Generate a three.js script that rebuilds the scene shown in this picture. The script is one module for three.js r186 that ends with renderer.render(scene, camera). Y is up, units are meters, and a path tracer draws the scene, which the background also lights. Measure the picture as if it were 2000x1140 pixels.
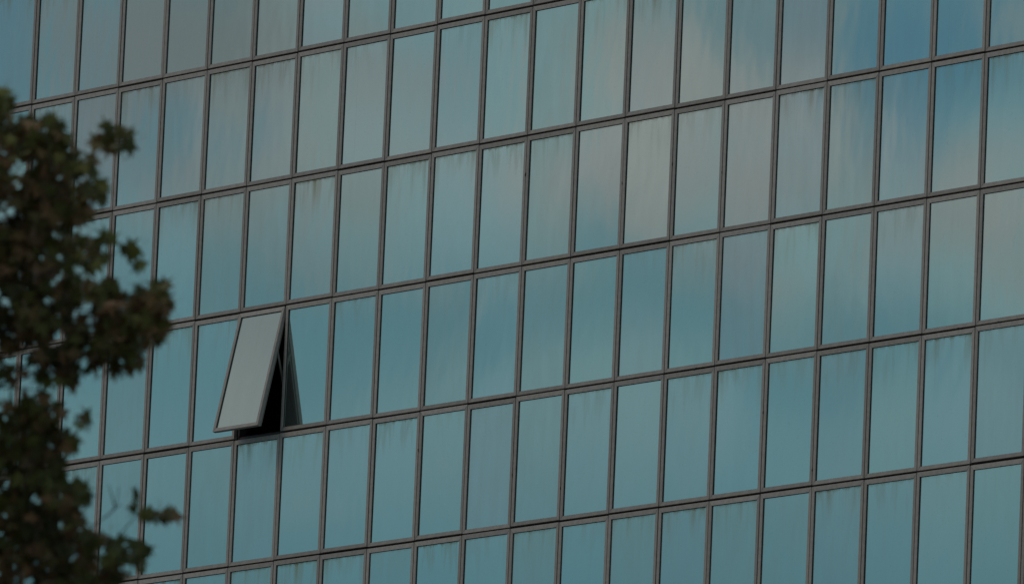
import * as THREE from 'three';
import { mergeGeometries } from 'three/addons/utils/BufferGeometryUtils.js';
import { createNoise2D, createNoise3D } from 'simplex-noise';

function prng(a) { return () => { a = (a + 0x6d2b79f5) | 0; let t = Math.imul(a ^ (a >>> 15), 1 | a); t = (t + Math.imul(t ^ (t >>> 7), 61 | t)) ^ t; return ((t ^ (t >>> 14)) >>> 0) / 4294967296; }; }
const rand = prng(71), rs = (a, b) => a + (b - a) * rand();
const n3 = createNoise3D(prng(5)), n2 = createNoise2D(prng(9));
const clamp = (x, a = 0, b = 1) => Math.min(b, Math.max(a, x)), lerp = (a, b, t) => a + (b - a) * t;
const smooth = (a, b, x) => { const t = clamp((x - a) / (b - a)); return t * t * (3 - 2 * t); };

// ---------------------------------------------------------------- camera, sky, sun, exposure
const scene = new THREE.Scene();
const LINE = 26.617;                                   // height of the transom line through the open window's hinge, above ground
const right = new THREE.Vector3(0.65194, 0.042739, -0.757065), up = new THREE.Vector3(0.107309, 0.983162, 0.147912), back = new THREE.Vector3(0.750639, -0.17767, 0.636376);
const eye = new THREE.Vector3(105.067, LINE - 25.017, 88.37);
const camera = new THREE.PerspectiveCamera(2 * Math.atan(570 / 20000) * 180 / Math.PI, 2000 / 1140, 1, 3000);
camera.position.copy(eye);
camera.quaternion.setFromRotationMatrix(new THREE.Matrix4().makeBasis(right, up, back));
camera.focus = 140; camera.userData.fStop = 4;         // long lens focused on the facade
const renderer = new THREE.WebGLRenderer({ antialias: true });
renderer.toneMapping = THREE.LinearToneMapping;
renderer.toneMappingExposure = 0.5;
renderer.shadowMap.enabled = true;

function fbm(x, y, z, oct) { let s = 0, a = 0.5, f = 1; for (let i = 0; i < oct; i++) { s += a * n3(x * f, y * f, z * f); a *= 0.52; f *= 2.03; } return s; }
// cloud banks low in the north-west, which the facade mirrors: [azimuth, elevation, half width, half height, weight, light]
const banks = [
  [-52.35, 11.55, 0.22, 0.5, 0.45, -0.25], [-51.85, 11.6, 0.5, 0.45, 1.1, -0.85], [-51.35, 11.75, 0.3, 0.45, 0.9, -0.7], [-51.55, 11.2, 0.2, 0.2, -0.5, 0.3], [-51.7, 10.95, 0.65, 0.42, 0.8, -0.4], [-51.3, 10.55, 0.6, 0.28, 0.4, -0.1],
  [-50.85, 11.2, 0.45, 0.45, 0.35, 0.25], [-50.35, 10.62, 0.5, 0.22, 0.5, -0.2], [-50.0, 11.35, 0.3, 0.3, 0.3, 0.3],
  [-49.25, 11.55, 0.42, 0.5, 0.95, 0.3], [-48.6, 11.5, 0.4, 0.5, 0.8, 0.2], [-49.3, 11.05, 0.5, 0.3, 0.35, 0.2], [-48.55, 10.75, 0.5, 0.3, 0.6, 0.15], [-47.95, 11.1, 0.3, 0.45, 0.9, 0.35], [-47.15, 10.85, 0.42, 0.35, 1.0, 0.1], [-47.5, 10.6, 0.35, 0.2, 0.4, 0.1],
  [-52.8, 11.7, 0.22, 0.7, -1.2, 0], [-47.3, 11.75, 0.6, 0.4, -1.0, 0], [-47.55, 11.25, 0.2, 0.3, -0.9, 0], [-50.25, 11.55, 0.16, 0.3, -0.5, 0], [-48.95, 11.6, 0.1, 0.5, -0.5, 0],
  [-57.5, 25, 7, 6, 1.7, -0.03],
];
const SW = 2048, SH = 2048;
function skyTexture() {
  const data = new Float32Array(SW * SH * 4);
  for (let j = 0; j < SH; j++) {
    const el = ((j + 0.5) / SH - 0.5) * Math.PI, ce = Math.cos(el), y = Math.sin(el), e = el * 180 / Math.PI;
    for (let i = 0; i < SW; i++) {
      const o = (j * SW + i) * 4;
      data[o + 3] = 1;
      if (e < -1) { data[o] = 0.3; data[o + 1] = 0.32; data[o + 2] = 0.32; continue; }
      const th = ((i + 0.5) / SW - 0.5) * 2 * Math.PI, x = Math.cos(th) * ce, z = Math.sin(th) * ce;
      const az = Math.atan2(x, z) * 180 / Math.PI;
      const near = Math.abs(az + 50) < 12 && e < 40 && e > 2;
      const k = 62 / (1 + Math.max(0, e - 12) * 0.06), warpx = 0.4 * n3(x * 40, y * 60, z * 40), warpy = 0.3 * n3(x * 40 + 9, y * 60, z * 40);
      let d = fbm(x * k + warpx, y * k * 1.3 + warpy, z * k, near ? 6 : 4) * 1.05;
      d += 0.25 * n3(x * 5 + 3, y * 8, z * 5) - 0.4 + 0.3 * smooth(9.4, 11.2, e) + 0.25 * smooth(12.5, 18, e);
      let clear = 0, tone = 0.8 * n3(x * k * 0.8 + 20, y * k * 1.2, z * k * 0.8);
      if (near) for (const b of banks) {
        const g = Math.exp(-(((az - b[0]) / b[2]) ** 2 + ((e - b[1]) / b[3]) ** 2));
        d += b[4] * g * 0.75; tone += b[5] * g * 2;
        if (b[4] < 0) clear -= b[4] * g;
      }
      const cover = smooth(0, 0.48, d), veil = smooth(-0.55, 0.45, n3(x * 16, y * 30, z * 16) + 0.3 * n3(x * 70, y * 80, z * 70) + 0.2 * n3(x * 150, y * 150, z * 150));
      const hz = smooth(40, 0, e);
      // clear air, thin veil, cloud
      let r = lerp(0.17, 0.265, hz), g = lerp(0.4, 0.512, hz), b = lerp(0.6, 0.588, hz);
      const v = 0.72 * veil * smooth(8.2, 10.4, e) * (1 - 0.9 * clamp(clear));
      r *= 1 - 0.2 * clamp(clear); g *= 1 - 0.12 * clamp(clear);
      r = lerp(r, 0.6, v); g = lerp(g, 0.79, v); b = lerp(b, 0.82, v);
      const t = clamp(0.62 + 0.3 * tone, 0.2, 1), cr = lerp(0.34, 0.8, t), cg = lerp(0.37, 0.755, t), cb = lerp(0.39, 0.74, t);
      data[o] = lerp(r, cr, cover); data[o + 1] = lerp(g, cg, cover); data[o + 2] = lerp(b, cb, cover);
    }
  }
  const t = new THREE.DataTexture(data, SW, SH, THREE.RGBAFormat, THREE.FloatType);
  t.mapping = THREE.EquirectangularReflectionMapping; t.magFilter = THREE.LinearFilter; t.needsUpdate = true;
  return t;
}
scene.background = skyTexture(); scene.environment = scene.background;
const sun = new THREE.DirectionalLight(0xffeed8, 1.1);
sun.position.set(-18, LINE + 60, 42); sun.target.position.set(0, LINE, 0);
sun.castShadow = true; sun.shadow.radius = 28; sun.shadow.mapSize.set(4096, 4096);
Object.assign(sun.shadow.camera, { left: -80, right: 80, top: 80, bottom: -80, near: 1, far: 260 });
scene.add(sun, sun.target);

// ---------------------------------------------------------------- helpers
const lin = (r, g, b) => new THREE.Color().setRGB(r, g, b);
function mesh(name, geo, mat, parent, label) {
  const m = new THREE.Mesh(geo, mat); m.name = name; m.castShadow = m.receiveShadow = true; parent.add(m);
  if (label) m.userData.label = label;
  return m;
}
function byteTexture(w, h, f, srgb) {
  const d = new Uint8Array(w * h * 4);
  for (let j = 0; j < h; j++) for (let i = 0; i < w; i++) { const c = f(i / w, j / h); for (let k = 0; k < 3; k++) d[(j * w + i) * 4 + k] = clamp(c[k]) * 255; d[(j * w + i) * 4 + 3] = 255; }
  const t = new THREE.DataTexture(d, w, h); t.magFilter = THREE.LinearFilter; t.minFilter = THREE.LinearFilter; t.needsUpdate = true;
  t.wrapS = t.wrapT = THREE.RepeatWrapping;
  if (srgb) t.colorSpace = THREE.SRGBColorSpace;
  return t;
}
const toS = (x) => (x <= 0.0031308 ? 12.92 * x : 1.055 * x ** (1 / 2.4) - 0.055);
const box = (w, h, d, x, y, z) => new THREE.BoxGeometry(w, h, d).translate(x, y, z);

// ---------------------------------------------------------------- materials
const grime = byteTexture(512, 512, (u, v) => {
  const a = n2(u * 60, v * 60) * 0.5 + n2(u * 170, v * 170) * 0.4, b = n2(u * 9 + 4, v * 9), s = n2(u * 90, v * 7 + 30);
  const k = 0.86 + 0.07 * a + 0.07 * b + 0.05 * s - 0.3 * smooth(0.72, 0.9, n2(u * 40 + 7, v * 40));
  return [toS(k), toS(k * 0.985), toS(k * 0.965)];
}, true);
const frameMat = new THREE.MeshStandardMaterial({ color: lin(0.5, 0.44, 0.413), map: grime, vertexColors: true, roughness: 0.55, metalness: 0.15 });
const rubber = new THREE.MeshStandardMaterial({ color: lin(0.018, 0.018, 0.018), roughness: 0.8 });
const darkMetal = new THREE.MeshStandardMaterial({ color: lin(0.05, 0.047, 0.045), roughness: 0.6 });
const stayMat = new THREE.MeshStandardMaterial({ color: lin(0.2, 0.18, 0.16), roughness: 0.45, metalness: 0.5 });
const plaster = new THREE.MeshStandardMaterial({ color: lin(0.5, 0.5, 0.48), roughness: 0.9 });
const concrete = new THREE.MeshStandardMaterial({ color: lin(0.3, 0.29, 0.27), roughness: 0.9, map: grime });

// Mirror-coated glass under a dusty film with dried run-off; metalness falls where matter covers the coating.
const GLASS = 28, glassMats = [];
for (let q = 0; q < GLASS; q++) {
  const ox = q * 17.3, r = prng(300 + q), film = q % 5 === 0 ? lerp(0.07, 0.12, r()) : lerp(0.01, 0.06, r()), stain = q % 3 === 0 ? lerp(0.5, 1, r()) : q % 3 === 1 ? lerp(0.15, 0.4, r()) : lerp(0, 0.12, r());
  const tint = [0.6 + 0.03 * (r() - 0.5), 0.735 + 0.025 * (r() - 0.5), 0.73 + 0.03 * (r() - 0.5)];
  const runs = Array.from({ length: Math.floor(r() * 4) }, () => [r(), lerp(0.012, 0.05, r()), lerp(0.15, 0.95, r() * r()), lerp(0.3, 1, r())]);
  const at = (u, v) => {                             // v = 1 at the top of the pane
    const su = u + 0.02 * n2(u * 3 + ox, v * 3), streak = n2(su * 4.5 + ox, v * 0.8) * 0.6 + n2(su * 12 + ox, v * 1.1) * 0.3 + n2(su * 36, v * 1.5 + ox) * 0.1;
    const patch = n2(u * 2.2 + ox, v * 1.6 + ox) * 0.6 + n2(u * 6 - ox, v * 5) * 0.25;
    let f = film * (1 + 0.55 * smooth(-0.7, 0.9, streak) + 0.6 * patch);
    let s = 0;
    const drop = 1 - v, grain = 0.55 + 0.45 * n2(u * 70 + ox, v * 26);
    for (const [c, w, l, k] of runs) s += k * Math.exp(-(((u - c + 0.006 * n2(v * 5, c * 30)) / w) ** 2)) * smooth(l, l * 0.15, drop) * (0.6 + 0.4 * grain);
    const hem = smooth(0.03 + 0.024 * n2(u * 6 + ox, q) + 0.012 * n2(u * 25, q + ox), 0, drop) * (0.5 + 0.5 * grain);
    const ragged = smooth(0.3 + 0.22 * n2(u * 5 + ox, 2), 0.02, drop) * smooth(-0.6, 0.9, n2(u * 4 + ox, v * 1.5) + 0.35 * n2(u * 17 + ox, v * 1.3)) * 0.42;
    s = clamp(stain * (0.55 * s + 0.75 * hem + ragged));
    const speck = smooth(0.86, 0.93, n2(u * 45 + ox * 3, v * 85)) * 0.5 * (n2(u * 4 + ox, v * 4) > 0.15 ? 1 : 0);
    return { f: clamp(f, 0, 0.7), s, speck };
  };
  const col = byteTexture(192, 336, (u, v) => {
    const { f, s, speck } = at(u, v), dust = [0.38, 0.42, 0.385], rust = [0.3, 0.27, 0.13];
    return [0, 1, 2].map((i) => toS(lerp(lerp(lerp(tint[i], dust[i], f), rust[i], s * 0.85), 0.08, speck)));
  }, true);
  const orm = byteTexture(192, 336, (u, v) => { const { f, s, speck } = at(u, v); return [1, 0.035 + 0.04 * f, clamp(0.97 - 0.75 * f - 0.6 * s - 0.6 * speck)]; });
  for (const t of [col, orm]) t.wrapS = t.wrapT = THREE.ClampToEdgeWrapping;
  glassMats.push(new THREE.MeshStandardMaterial({ map: col, roughnessMap: orm, metalnessMap: orm, roughness: 1, metalness: 1 }));
}

// ---------------------------------------------------------------- ground
const asphalt = byteTexture(256, 256, (u, v) => { const k = 0.075 + 0.02 * n2(u * 60, v * 60) + 0.012 * n2(u * 8, v * 8); return [toS(k), toS(k), toS(k * 0.97)]; }, true);
asphalt.repeat.set(400, 400);
const ground = mesh('ground', new THREE.PlaneGeometry(2400, 2400).rotateX(-Math.PI / 2), new THREE.MeshStandardMaterial({ map: asphalt, roughness: 0.95 }), scene);
ground.userData = { kind: 'structure', label: 'grey asphalt ground around the office building', category: 'ground' };

// ---------------------------------------------------------------- building
const W = 1.00714, H = 1.8, GX = 0.013, GY = 0.025, DEP = 0.055, SIDE = 0.05, TOP = 0.064, BOT = 0.05, REC = 0.017;
const UW = W - GX, UH = H - GY;
const building = new THREE.Group(); building.name = 'office_building'; building.position.set(0, 0, 0); scene.add(building);
building.userData = { label: 'glass office building with a grid of mirrored teal windows in grey frames', category: 'building' };

function bar(points, tint, depth = DEP) {            // one mitred, chamfered bar of a frame; front face at z = 0
  const b = 0.0018, cx = points.reduce((s, p) => s + p[0], 0) / 4, cy = points.reduce((s, p) => s + p[1], 0) / 4;
  const s = new THREE.Shape(points.map(([x, y]) => new THREE.Vector2(x + Math.sign(cx - x) * b, y + Math.sign(cy - y) * b)));
  const g = new THREE.ExtrudeGeometry(s, { depth: depth - 2 * b, bevelEnabled: true, bevelSize: b, bevelThickness: b, bevelSegments: 1 }).translate(0, 0, b - depth);
  const c = new Float32Array(g.attributes.position.count * 3);
  for (let i = 0; i < c.length; i += 3) { c[i] = tint[0]; c[i + 1] = tint[1]; c[i + 2] = tint[2]; }
  g.setAttribute('color', new THREE.BufferAttribute(c, 3));
  return g;
}
function frameGeometry(seed) {                       // origin at the centre of the unit
  const r = prng(seed), a = UW / 2, b = UH / 2, i = a - SIDE, t = b - TOP, o = -b + BOT, m = 0.002;
  const tone = () => { const k = 0.84 + 0.3 * r(), w = 0.03 * (r() - 0.5); return [k * (1 + w), k, k * (1 - w)]; };
  const g = mergeGeometries([
    bar([[-a + m, b], [a - m, b], [i - m, t], [-i + m, t]], tone()), bar([[-i + m, o], [i - m, o], [a - m, -b], [-a + m, -b]], tone()),
    bar([[-a, b - m], [-i, t - m], [-i, o + m], [-a, -b + m]], tone()), bar([[i, t - m], [a, b - m], [a, -b + m], [i, o + m]], tone()),
  ]);
  return g.translate(0, 0, 0);
}
const frameGeos = Array.from({ length: 12 }, (_, q) => frameGeometry(40 + q));
const PW = UW - 2 * SIDE, PH = UH - TOP - BOT, PY = (BOT - TOP) / 2;   // opening in the frame
const gasketGeo = (() => {
  const s = new THREE.Shape(), h = new THREE.Path(), a = PW / 2 + 0.002, b = PH / 2 + 0.002, k = 0.006;
  s.moveTo(-a, -b).lineTo(a, -b).lineTo(a, b).lineTo(-a, b); h.moveTo(-a + k, -b + k).lineTo(-a + k, b - k).lineTo(a - k, b - k).lineTo(a - k, -b + k);
  s.holes.push(h);
  return new THREE.ExtrudeGeometry(s, { depth: 0.014, bevelEnabled: false }).translate(0, PY, -REC - 0.008);
})();
function paneGeometry(seed, flip) {
  const r = prng(seed), nx = createNoise2D(prng(seed + 1)), g = new THREE.BoxGeometry(PW, PH, 0.01, 18, 20, 1), p = g.attributes.position, uv = g.attributes.uv;
  const A = lerp(-0.00032, 0.00032, r()), B = lerp(-0.0002, 0.0002, r()), C = lerp(0.00002, 0.00009, r());
  for (let i = 0; i < p.count; i++) {
    const X = p.getX(i) / (PW / 2), Y = p.getY(i) / (PH / 2);
    const z = A * (1 - X * X) * (1 - Y * Y * 0.7) + B * X * Y + C * nx(X * 1.9, Y * 1.1) + C * 0.4 * nx(X * 3.6 + 5, Y * 1.8) + C * 0.12 * nx(X * 8, Y * 2.2 + 3);
    p.setZ(i, p.getZ(i) + z);
    if (flip) uv.setX(i, 1 - uv.getX(i));
  }
  g.computeVertexNormals();
  return g;
}
const paneGeos = Array.from({ length: 26 }, (_, q) => paneGeometry(500 + q * 7, q % 2));

const colLo = -5, colHi = 21, rowLo = -2, rowHi = 5;   // units in and just around the view; row 0 lies under the upper transom line
const unitX = (c) => (c - 8 + 0.5) * W, unitY = (r) => LINE + (2 - r - 0.5) * H;
const OPEN = [3, 2], WORN = { '4,1': 3, '6,1': 21, '7,1': 18, '14,1': 15, '15,1': 0, '5,2': 24, '6,3': 9, '16,3': 12 };
let lastMat = -1;
const above = {};
for (let r = rowLo; r <= rowHi; r++) for (let c = colLo; c <= colHi; c++) {
  const open = c === OPEN[0] && r === OPEN[1], w = new THREE.Group(); w.name = 'window'; building.add(w);
  const dy = rs(-0.005, 0.005), dz = rs(-0.003, 0.003);
  let body = w;
  if (open) {                                        // top-hung sash: the group stands at the hinge
    w.position.set(unitX(c), unitY(r) + UH / 2 - 0.004, 0.012); w.rotation.x = -12.6 * Math.PI / 180;
    w.userData.label = 'top-hung window swung open at the bottom';
  } else w.position.set(unitX(c) + rs(-0.0015, 0.0015), unitY(r) + dy, dz);
  const off = open ? -UH / 2 : 0;
  const f = mesh('frame', frameGeos[Math.floor(rand() * frameGeos.length)], frameMat, body); f.position.y = off;
  const k = mesh('gasket', gasketGeo, rubber, body); k.position.y = off;
  let q; do q = Math.floor(rand() * GLASS); while (q === lastMat || q === above[c]);
  if (r === OPEN[1] && (c === OPEN[0] || c === OPEN[0] + 1)) q = c === OPEN[0] ? 8 : 14;
  q = WORN[c + ',' + r] ?? q;                        // the panes whose run-off shows most
  lastMat = above[c] = q;
  const p = mesh('pane', paneGeos[Math.floor(rand() * paneGeos.length)], glassMats[q], body);
  p.position.set(0, off + PY, -REC - 0.0075);
  const T = 0.0017; p.rotation.set(rs(-T, T) * 0.8, rs(-T, T), 0);
  if (open) {
    p.rotation.set(0, 0, 0);
    const a = UW / 2 - 0.016, b = UH / 2 - 0.016, s = new THREE.Shape([[-a, -b], [a, -b], [a, b], [-a, b]].map((v) => new THREE.Vector2(...v)));
    s.holes.push(new THREE.Path([[-a + 0.04, -b + 0.04], [-a + 0.04, b - 0.04], [a - 0.04, b - 0.04], [a - 0.04, -b + 0.04]].map((v) => new THREE.Vector2(...v))));
    mesh('inner_frame', new THREE.ExtrudeGeometry(s, { depth: 0.022, bevelEnabled: true, bevelSize: 0.002, bevelThickness: 0.002, bevelSegments: 1 }).translate(0, off, -DEP - 0.026), stayMat, body);
  }
}
// mullions and transoms behind the joints
for (let c = colLo; c <= colHi + 1; c++) mesh('mullion', box(0.07, (rowHi - rowLo + 1) * H, 0.12, (c - 8) * W, LINE + (2 - (rowHi + rowLo + 1) / 2) * H, -DEP - 0.068), darkMetal, building);
for (let r = rowLo; r <= rowHi + 1; r++) mesh('transom', box((colHi - colLo + 1) * W, 0.07, 0.11, ((colHi + colLo + 1) / 2 - 8) * W, LINE + (2 - r) * H, -DEP - 0.069), darkMetal, building);
// the open window's inner frame and stays
{
  const x = unitX(OPEN[0]), y = unitY(OPEN[1]);
  for (const s of [-1, 1]) {
    mesh('jamb', box(0.03, UH - 0.08, 0.05, x + s * (UW / 2 - 0.03), y, -DEP - 0.02), darkMetal, building);
    const st = new THREE.Group(); st.name = 'window_stay'; building.add(st);
    const a = 12.6 * Math.PI / 180, l = 0.36 * UH, from = new THREE.Vector3(x + s * (UW / 2 - 0.014), y + UH / 2 - l * Math.cos(a) - 0.02, 0.012 + l * Math.sin(a) - DEP), to = new THREE.Vector3(x + s * (UW / 2 - 0.014), y - UH * 0.14, -DEP + 0.004);
    const d = new THREE.Vector3().subVectors(to, from), arm = mesh('arm', new THREE.BoxGeometry(0.012, d.length(), 0.032), stayMat, st);
    arm.position.copy(from).addScaledVector(d, 0.5); arm.quaternion.setFromUnitVectors(new THREE.Vector3(0, 1, 0), d.clone().normalize());
    const piv = mesh('pivot', new THREE.CylinderGeometry(0.014, 0.014, 0.016, 12).rotateZ(Math.PI / 2), stayMat, st); piv.position.copy(from);
    const piv2 = mesh('pivot', piv.geometry, stayMat, st); piv2.position.copy(to);
  }
}
// scraps of sealant squeezed out of the joints: [column, transom line, share along, upright?]
for (const [c, r, s, v] of [[5, 1, 0.35, 0], [5, 1, 0.62, 0], [11, 1, 0.8, 0], [12, 1, 0.3, 0], [5, 2, 0.4, 0], [6, 2, 0.55, 0], [12, 3, 0.35, 0], [12, 3, 0.62, 0], [17, 3, 0.7, 0], [18, 3, 0.45, 0], [7, 4, 0.5, 0], [6, 4, 0.6, 0], [9, 4, 0.3, 0], [0, 1, 0.5, 0],
  [7, 1, 0.12, 1], [12, 1, 0.42, 1], [11, 1, 0.5, 1], [13, 1, 0.55, 1], [15, 3, 0.88, 1], [14, 3, 0.4, 1], [9, 3, 0.6, 1], [10, 3, 0.75, 1], [5, 4, 0.6, 1], [7, 3, 0.3, 1], [9, 1, 0.3, 1], [-1, 0, 0.6, 1]]) {
  const g = new THREE.DodecahedronGeometry(1, 0), w = rs(0.014, 0.026);
  const m = mesh('sealant_scrap', g, rubber, building);
  m.scale.set(v ? w * 0.5 : w * 1.7, v ? w * 1.3 : w * 0.5, 0.012); m.rotation.z = rs(-0.3, 0.3);
  m.position.set((c - 8 + (v ? 0 : s)) * W, LINE + (2 - r - (v ? s : 0)) * H + (v ? 0 : 0.004), -0.002);
}
// the rest of the building: more of the same window grid, floors, core, end walls and roof
{
  const spots = [], cA = -34, cB = 40, rA = -9, rB = 15;
  for (let r = rA; r <= rB; r++) for (let c = cA; c <= cB; c++) if (r < rowLo || r > rowHi || c < colLo || c > colHi) { const y = unitY(r); if (y - H / 2 > 0.1) spots.push([unitX(c), y]); }
  const x0 = (cA - 8) * W, x1 = (cB + 1 - 8) * W, yT = LINE + (2 - rA) * H, D = 22, xm = (x0 + x1) / 2, xw = x1 - x0;
  const grid = new THREE.Group(); grid.name = 'window_grid'; building.add(grid);
  for (const [name, g, m, y, z] of [['frame', frameGeos[0], frameMat, 0, 0], ['pane', paneGeos[0], glassMats[2], PY, -REC - 0.0075]]) {
    const im = new THREE.InstancedMesh(g, m, spots.length), M = new THREE.Matrix4(); im.name = name; im.castShadow = im.receiveShadow = true; im.userData.kind = 'stuff';
    spots.forEach(([x, yy], i) => im.setMatrixAt(i, M.makeTranslation(x, yy + y, z))); grid.add(im);
  }
  for (let yy = LINE - 0.1 - 3.6 * 7; yy < yT; yy += 3.6) mesh('floor_slab', box(xw - 0.1, 0.3, D - 0.5, xm, yy + 1.8 + 0.02, -D / 2 - 0.05), plaster, building);
  mesh('core_wall', box(xw - 4, yT - 0.4, 0.3, xm, (yT - 0.4) / 2, -7), plaster, building);
  mesh('end_wall', box(0.4, yT, D, x0 - 0.205, yT / 2, -D / 2), concrete, building);
  mesh('end_wall', box(0.4, yT, D, x1 + 0.205, yT / 2, -D / 2), concrete, building);
  mesh('rear_wall', box(xw + 0.8, yT, 0.4, xm, yT / 2, -D - 0.205), concrete, building);
  mesh('roof', box(xw + 1, 0.6, D + 0.6, xm, yT + 0.305, -D / 2 + 0.05), concrete, building);
}

// ---------------------------------------------------------------- tree: broad crown whose right edge hangs into the view
const tree = new THREE.Group(); tree.name = 'tree'; scene.add(tree);
tree.userData = { label: 'out-of-focus broadleaf tree with star-shaped leaves turning brown, in front of the facade', category: 'tree' };
const anchor = new THREE.Vector3(50.571, LINE - 12.81, 46.06);          // in the crown's right edge, 70 m from the camera
const flatRight = new THREE.Vector3(right.x, 0, right.z).normalize(), flatBack = new THREE.Vector3(-flatRight.z, 0, flatRight.x);
const foot = anchor.clone().addScaledVector(flatRight, -4.4); foot.y = 0; tree.position.copy(foot);
const at = (u, v, d = 0) => anchor.clone().addScaledVector(right, u).addScaledVector(up, v).addScaledVector(back, d).sub(foot);

const bark = new THREE.MeshStandardMaterial({ color: lin(0.05, 0.042, 0.034), roughness: 0.95 });
const limb = (pts, r0, r1, seg = 10, rad = 7) => {
  const curve = new THREE.CatmullRomCurve3(pts), g = new THREE.TubeGeometry(curve, seg, 1, rad, false), p = g.attributes.position, cpt = new THREE.Vector3();
  for (let i = 0; i <= seg; i++) { curve.getPointAt(i / seg, cpt); const r = lerp(r0, r1, i / seg); for (let j = 0; j <= rad; j++) { const k = i * (rad + 1) + j; p.setXYZ(k, cpt.x + (p.getX(k) - cpt.x) * r, cpt.y + (p.getY(k) - cpt.y) * r, cpt.z + (p.getZ(k) - cpt.z) * r); } }
  g.computeVertexNormals(); return g;
};
const topY = 15.2;
mesh('trunk', limb([new THREE.Vector3(0, -0.05, 0), new THREE.Vector3(0.1, 4, 0.05), new THREE.Vector3(-0.1, 9, -0.1), new THREE.Vector3(0.05, topY, 0)], 0.3, 0.05, 20, 10), bark, tree);

const leafGeo = (() => {
  const tips = [[0, 1, 0.0], [0.36, 0.3, 0], [0.95, 0.55, 0], [0.42, 0.02, 0], [0.72, -0.42, 0], [0.16, -0.34, 0], [0, -0.3, 0], [-0.16, -0.34, 0], [-0.72, -0.42, 0], [-0.42, 0.02, 0], [-0.95, 0.55, 0], [-0.36, 0.3, 0]];
  const pos = [0, 0, 0.06], idx = [];
  for (const [x, y] of tips) pos.push(x * 0.5, y * 0.5, -0.22 * (x * x * 0.5 + y * y * 0.35) + 0.12 * Math.abs(x) * 0.5);
  for (let i = 0; i < tips.length; i++) idx.push(0, 1 + ((i + 1) % tips.length), 1 + i);
  pos.push(0.008, -0.72, 0.02, -0.008, -0.72, 0.02); idx.push(7, 14, 13);   // petiole
  const g = new THREE.BufferGeometry(); g.setAttribute('position', new THREE.Float32BufferAttribute(pos, 3)); g.setIndex(idx); g.computeVertexNormals();
  return g;
})();
const tones = [[0.12, 0.12, 0.016], [0.17, 0.165, 0.028], [0.09, 0.086, 0.016], [0.25, 0.145, 0.05], [0.32, 0.165, 0.07], [0.19, 0.11, 0.04], [0.15, 0.108, 0.026]];
const leafMats = tones.map(([r, g, b]) => new THREE.MeshPhysicalMaterial({ color: lin(r, g, b), roughness: 0.75, transmission: 0.3, thickness: 0, side: THREE.DoubleSide }));
const pickTone = (green) => (rand() < green ? Math.floor(rand() * 3) : 3 + Math.floor(rand() * 4));

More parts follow.
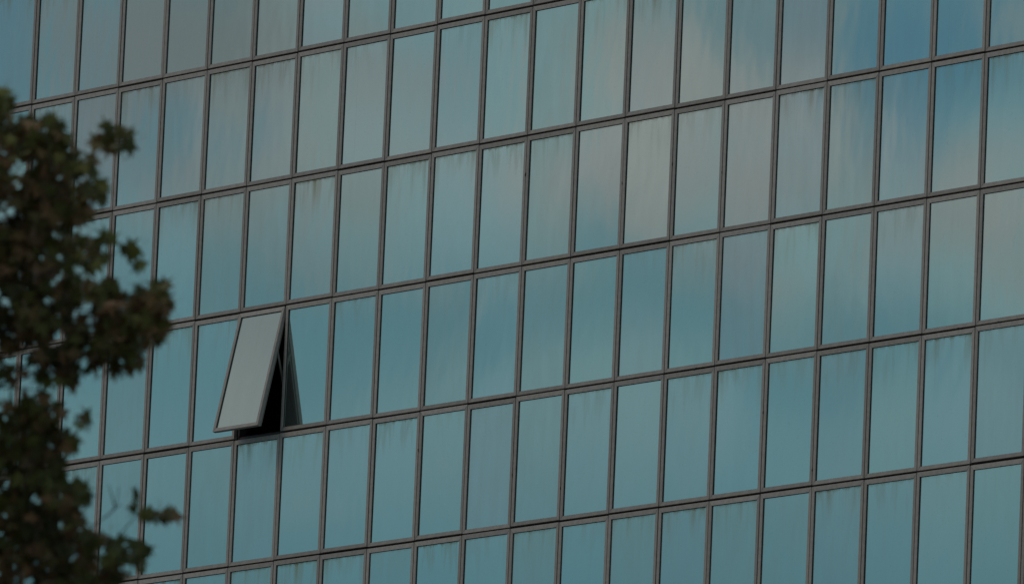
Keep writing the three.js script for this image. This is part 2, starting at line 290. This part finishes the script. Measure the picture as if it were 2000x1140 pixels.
// sprays of leaves: [u, v in metres from the anchor, radius, leaves, greenness, depth]
const sprays = [[-0.49,1.418,0.077,8,0.9,0.2,1],[-0.595,1.295,0.175,25,0.7,0,1],[-0.385,1.173,0.158,40,0.6,0,0.7],[-0.193,1.183,0.133,30,0.75,0.2,0.8],[-0.105,1.05,0.105,18,0.6,0.2,1],[-0.42,0.945,0.245,70,0.4,0,1],[-0.175,0.91,0.175,45,0.5,0,1],[-0.455,0.63,0.28,95,0.35,-0.2,1],[-0.21,0.7,0.193,50,0.4,0,1],[0.053,0.893,0.098,12,0.7,0.4,1],[0.123,0.777,0.105,22,0.5,0.5,0.8],[-0.035,0.648,0.133,22,0.4,0.1,0.6],[0.193,1.103,0.063,7,0.5,0.5,1],[0.343,1.113,0.084,14,1,0.6,1.1],[0.231,1.232,0.021,2,0.9,0.6,1],[0.14,1.015,0.042,3,0.4,0.5,1],[-0.385,0.35,0.245,85,0.4,-0.2,1],[-0.175,0.42,0.158,30,0.4,0,1],[-0.455,0.105,0.263,80,0.4,-0.1,1],[-0.175,0.14,0.193,40,0.5,0,1],[0.088,0.385,0.14,22,0.6,0.3,0.8],[0.228,0.455,0.049,4,0.8,0.5,1],[0.368,0.385,0.063,5,0.9,0.6,0.5],[0.448,0.298,0.035,2,0.9,0.6,1],[0.035,0.035,0.193,40,0.45,0.1,0.9],[0.228,0.105,0.133,20,0.55,0.4,0.7],[0.298,-0.035,0.158,38,0.5,0.4,0.9],[0.49,0,0.147,38,0.5,0.5,0.9],[0.602,0.105,0.07,9,0.95,0.7,0.8],[0.543,-0.158,0.112,22,0.4,0.5,0.8],[0.35,-0.228,0.158,38,0.45,0.4,0.7],[0.403,-0.368,0.07,9,0.3,0.5,0.8],[0.648,0,0.042,3,0.4,0.6,0.7],[-0.175,-0.14,0.228,60,0.4,0,0.9],[0.105,-0.245,0.175,42,0.4,0.2,0.8],[-0.42,-0.14,0.193,40,0.4,-0.1,0.8],[0.228,-0.403,0.077,8,0.4,0.3,0.8],[0,-0.438,0.14,26,0.4,0.2,0.8],[-0.21,-0.35,0.14,10,0.4,0,0.8],[-0.455,-0.42,0.14,5,0.5,0,0.8],[-0.28,-0.578,0.123,7,0.5,0,1],[-0.455,-0.735,0.14,16,0.5,-0.1,1],[-0.21,-0.7,0.123,20,0.6,0.1,1],[-0.35,-0.875,0.175,40,0.5,0,1],[0.053,-0.77,0.056,5,0.9,0.5,0.6],[-0.14,-0.91,0.123,22,0.6,0.1,0.8],[-0.035,-0.952,0.07,7,0.5,0.3,0.6],[-0.455,-1.05,0.21,55,0.45,-0.1,1],[-0.228,-1.085,0.14,30,0.5,0,1],[-0.315,-1.295,0.228,65,0.5,0,1],[-0.105,-1.243,0.133,22,0.6,0.2,0.9],[0.035,-1.288,0.084,10,0.85,0.4,1],[-0.018,-1.4,0.105,14,0.4,0.3,1],[-0.455,-1.505,0.245,75,0.45,-0.1,1],[-0.175,-1.54,0.21,55,0.5,0,1],[0.035,-1.558,0.119,16,0.5,0.3,0.9],[0.158,-1.628,0.098,12,0.8,0.4,0.9],[-0.385,-1.785,0.245,70,0.45,0,1],[-0.105,-1.768,0.21,55,0.5,0,1],[0.14,-1.785,0.147,28,0.6,0.2,0.8],[0.315,-1.663,0.105,16,0.85,0.5,0.9],[0.473,-1.698,0.077,10,0.9,0.5,1.2],[0.42,-1.313,0.049,4,0.9,0.5,1.2],[0.525,-1.4,0.077,6,0.8,0.5,0.5],[0.648,-1.411,0.077,8,0.9,0.6,0.4],[0.315,-1.803,0.105,12,0.5,0.3,0.7]];
const leaves = [];                                    // { matrix, tone, u, v, d }
const dummy = new THREE.Object3D();
function addLeaf(u, v, d, green, size = rs(0.13, 0.2), keep) {
  dummy.position.copy(at(u, v, d));
  dummy.quaternion.setFromEuler(new THREE.Euler(rs(-1.3, 0.5), rs(-3.14, 3.14), rs(-0.9, 0.9)));
  dummy.rotateZ(Math.PI + rs(-0.8, 0.8));             // tips hang
  dummy.scale.setScalar(size); dummy.updateMatrix();
  leaves.push({ m: dummy.matrix.clone(), tone: pickTone(green), keep });
}
for (const [u, v, r, n, green, depth, e = 1] of sprays) {
  for (let i = 0; i < n * (r > 0.11 ? 1.3 : 1); i++) { const a = rs(0, 6.283), q = r * Math.sqrt(rand()); addLeaf(u + q * Math.cos(a), v + q * e * Math.sin(a), depth + rs(-1, 1) * Math.min(1.1, r * 2.2), green, undefined, depth > 0 || r < 0.16); }
}
// boughs reach from the trunk into the crown's right edge and fork into twigs, one to a spray
const boughs = [[-1.05, 1.15, 0.1], [-1.0, 0.55, -0.2], [-0.95, -0.1, 0.3], [-1.05, -0.75, -0.1], [-1.0, -1.3, 0.2], [-1.05, -1.9, 0]].map(([u, v, d], i) => {
  const end = at(u, v, d), y = end.y - 2.4 - 0.3 * (i % 3), from = new THREE.Vector3(0, y, 0);
  mesh('branch', limb([from, from.clone().lerp(end, 0.45).add(new THREE.Vector3(0, 0.15 + 0.1 * (i % 2), 0.1 * (i - 2))), end], 0.075, 0.014, 14, 7), bark, tree);
  return { end, v, dir: end.clone().sub(from).normalize() };
});
for (const [u, v, r, n, , depth] of sprays) if (r > 0.1) {
  const tip = at(u + r * 0.3, v + r * 0.1, depth), b = boughs.reduce((a, c) => (Math.abs(c.v - v + 0.2) < Math.abs(a.v - v + 0.2) ? c : a));
  const start = b.end.clone().addScaledVector(b.dir, -rs(0.02, 0.7)), mid = start.clone().lerp(tip, 0.5).addScaledVector(b.dir, 0.1).add(new THREE.Vector3(rs(-0.06, 0.06), rs(-0.02, 0.1), rs(-0.06, 0.06)));
  mesh('branch', limb([start, mid, tip], 0.011, 0.004, 8, 5), bark, tree);
}
// twigs that show against the glass
for (const pts of [[[-0.175,0.77],[0,0.893],[0.193,1.085],[0.315,1.103]],[[0.035,0.35],[0.228,0.438],[0.35,0.385],[0.466,0.273]],[[0,-0.07],[0.28,0],[0.63,0.105]],[[-0.035,-1.61],[0.14,-1.47],[0.263,-1.365],[0.287,-1.225]],[[0.193,-1.435],[0.298,-1.348],[0.315,-1.348]],[[0.175,-1.715],[0.333,-1.505],[0.455,-1.4],[0.718,-1.411]],[[0.263,-1.365],[0.238,-1.278],[0.217,-1.208]],[[-0.07,-0.98],[0.035,-0.805]]]) mesh('branch', limb(pts.map(([u, v]) => at(u, v, 0.1)), 0.006, 0.0025, 8, 5), bark, tree);
// limbs and the rest of the crown, to the left of the view and behind
const shape = (u, v, d) => Math.abs((u + 4.4) / 3.95) ** 3 + Math.abs((v + 1.7) / 5.1) ** 2.6 + Math.abs(d / 3.9) ** 2.6;
const edge = (d) => 2.97 - 3.6 * (70 - d) / 70;
const clumps = [];
for (let i = 0; clumps.length < 820 && i < 20000; i++) { const u = rs(-8.4, -0.6), v = rs(-6.8, 3.4), d = rs(-4, 4), s = shape(u, v, d) * (1 + 0.35 * n3(u * 0.7, v * 0.7, d * 0.7)); if (s < 1 && (s > 0.22 || rand() < 0.3)) clumps.push([u, v, d]); }
clumps.forEach(([u, v, d], i) => {
  for (let k = 0; k < 75; k++) { const uu = u + rs(-0.5, 0.5) * rs(0.4, 1), vv = v + rs(-0.4, 0.4) * rs(0.4, 1), dd = d + rs(-0.5, 0.5); if (uu < edge(dd)) addLeaf(uu, vv, dd, 0.6); }
  if (i % 12 === 0) { const e = at(u, v, d), y = clamp(e.y - 2 - rand(), 3, topY - 0.5), b = new THREE.Vector3(0, y, 0); mesh('branch', limb([b, b.clone().lerp(e, 0.5).add(new THREE.Vector3(0, 0.25, 0)), e], 0.07, 0.012, 8, 6), bark, tree); }
});
const single = leaves.filter((l) => l.keep).slice(0, 300), shown = new Set(single), rest = leaves.filter((l) => !shown.has(l));
for (const l of single) { const m = mesh('leaf', leafGeo, leafMats[l.tone], tree); l.m.decompose(m.position, m.quaternion, m.scale); }
const foliageMat = new THREE.MeshPhysicalMaterial({ color: 0xffffff, roughness: 0.75, transmission: 0.3, thickness: 0, side: THREE.DoubleSide });
const foliage = new THREE.InstancedMesh(leafGeo, foliageMat, rest.length); foliage.name = 'foliage'; foliage.userData.kind = 'stuff'; foliage.castShadow = foliage.receiveShadow = true;
rest.forEach((l, i) => { foliage.setMatrixAt(i, l.m); const k = rs(0.8, 1.2), t = tones[l.tone]; foliage.setColorAt(i, lin(t[0] * k, t[1] * k, t[2] * k)); });
tree.add(foliage);
console.log('leaves', leaves.length, 'kept', single.length);

renderer.render(scene, camera);
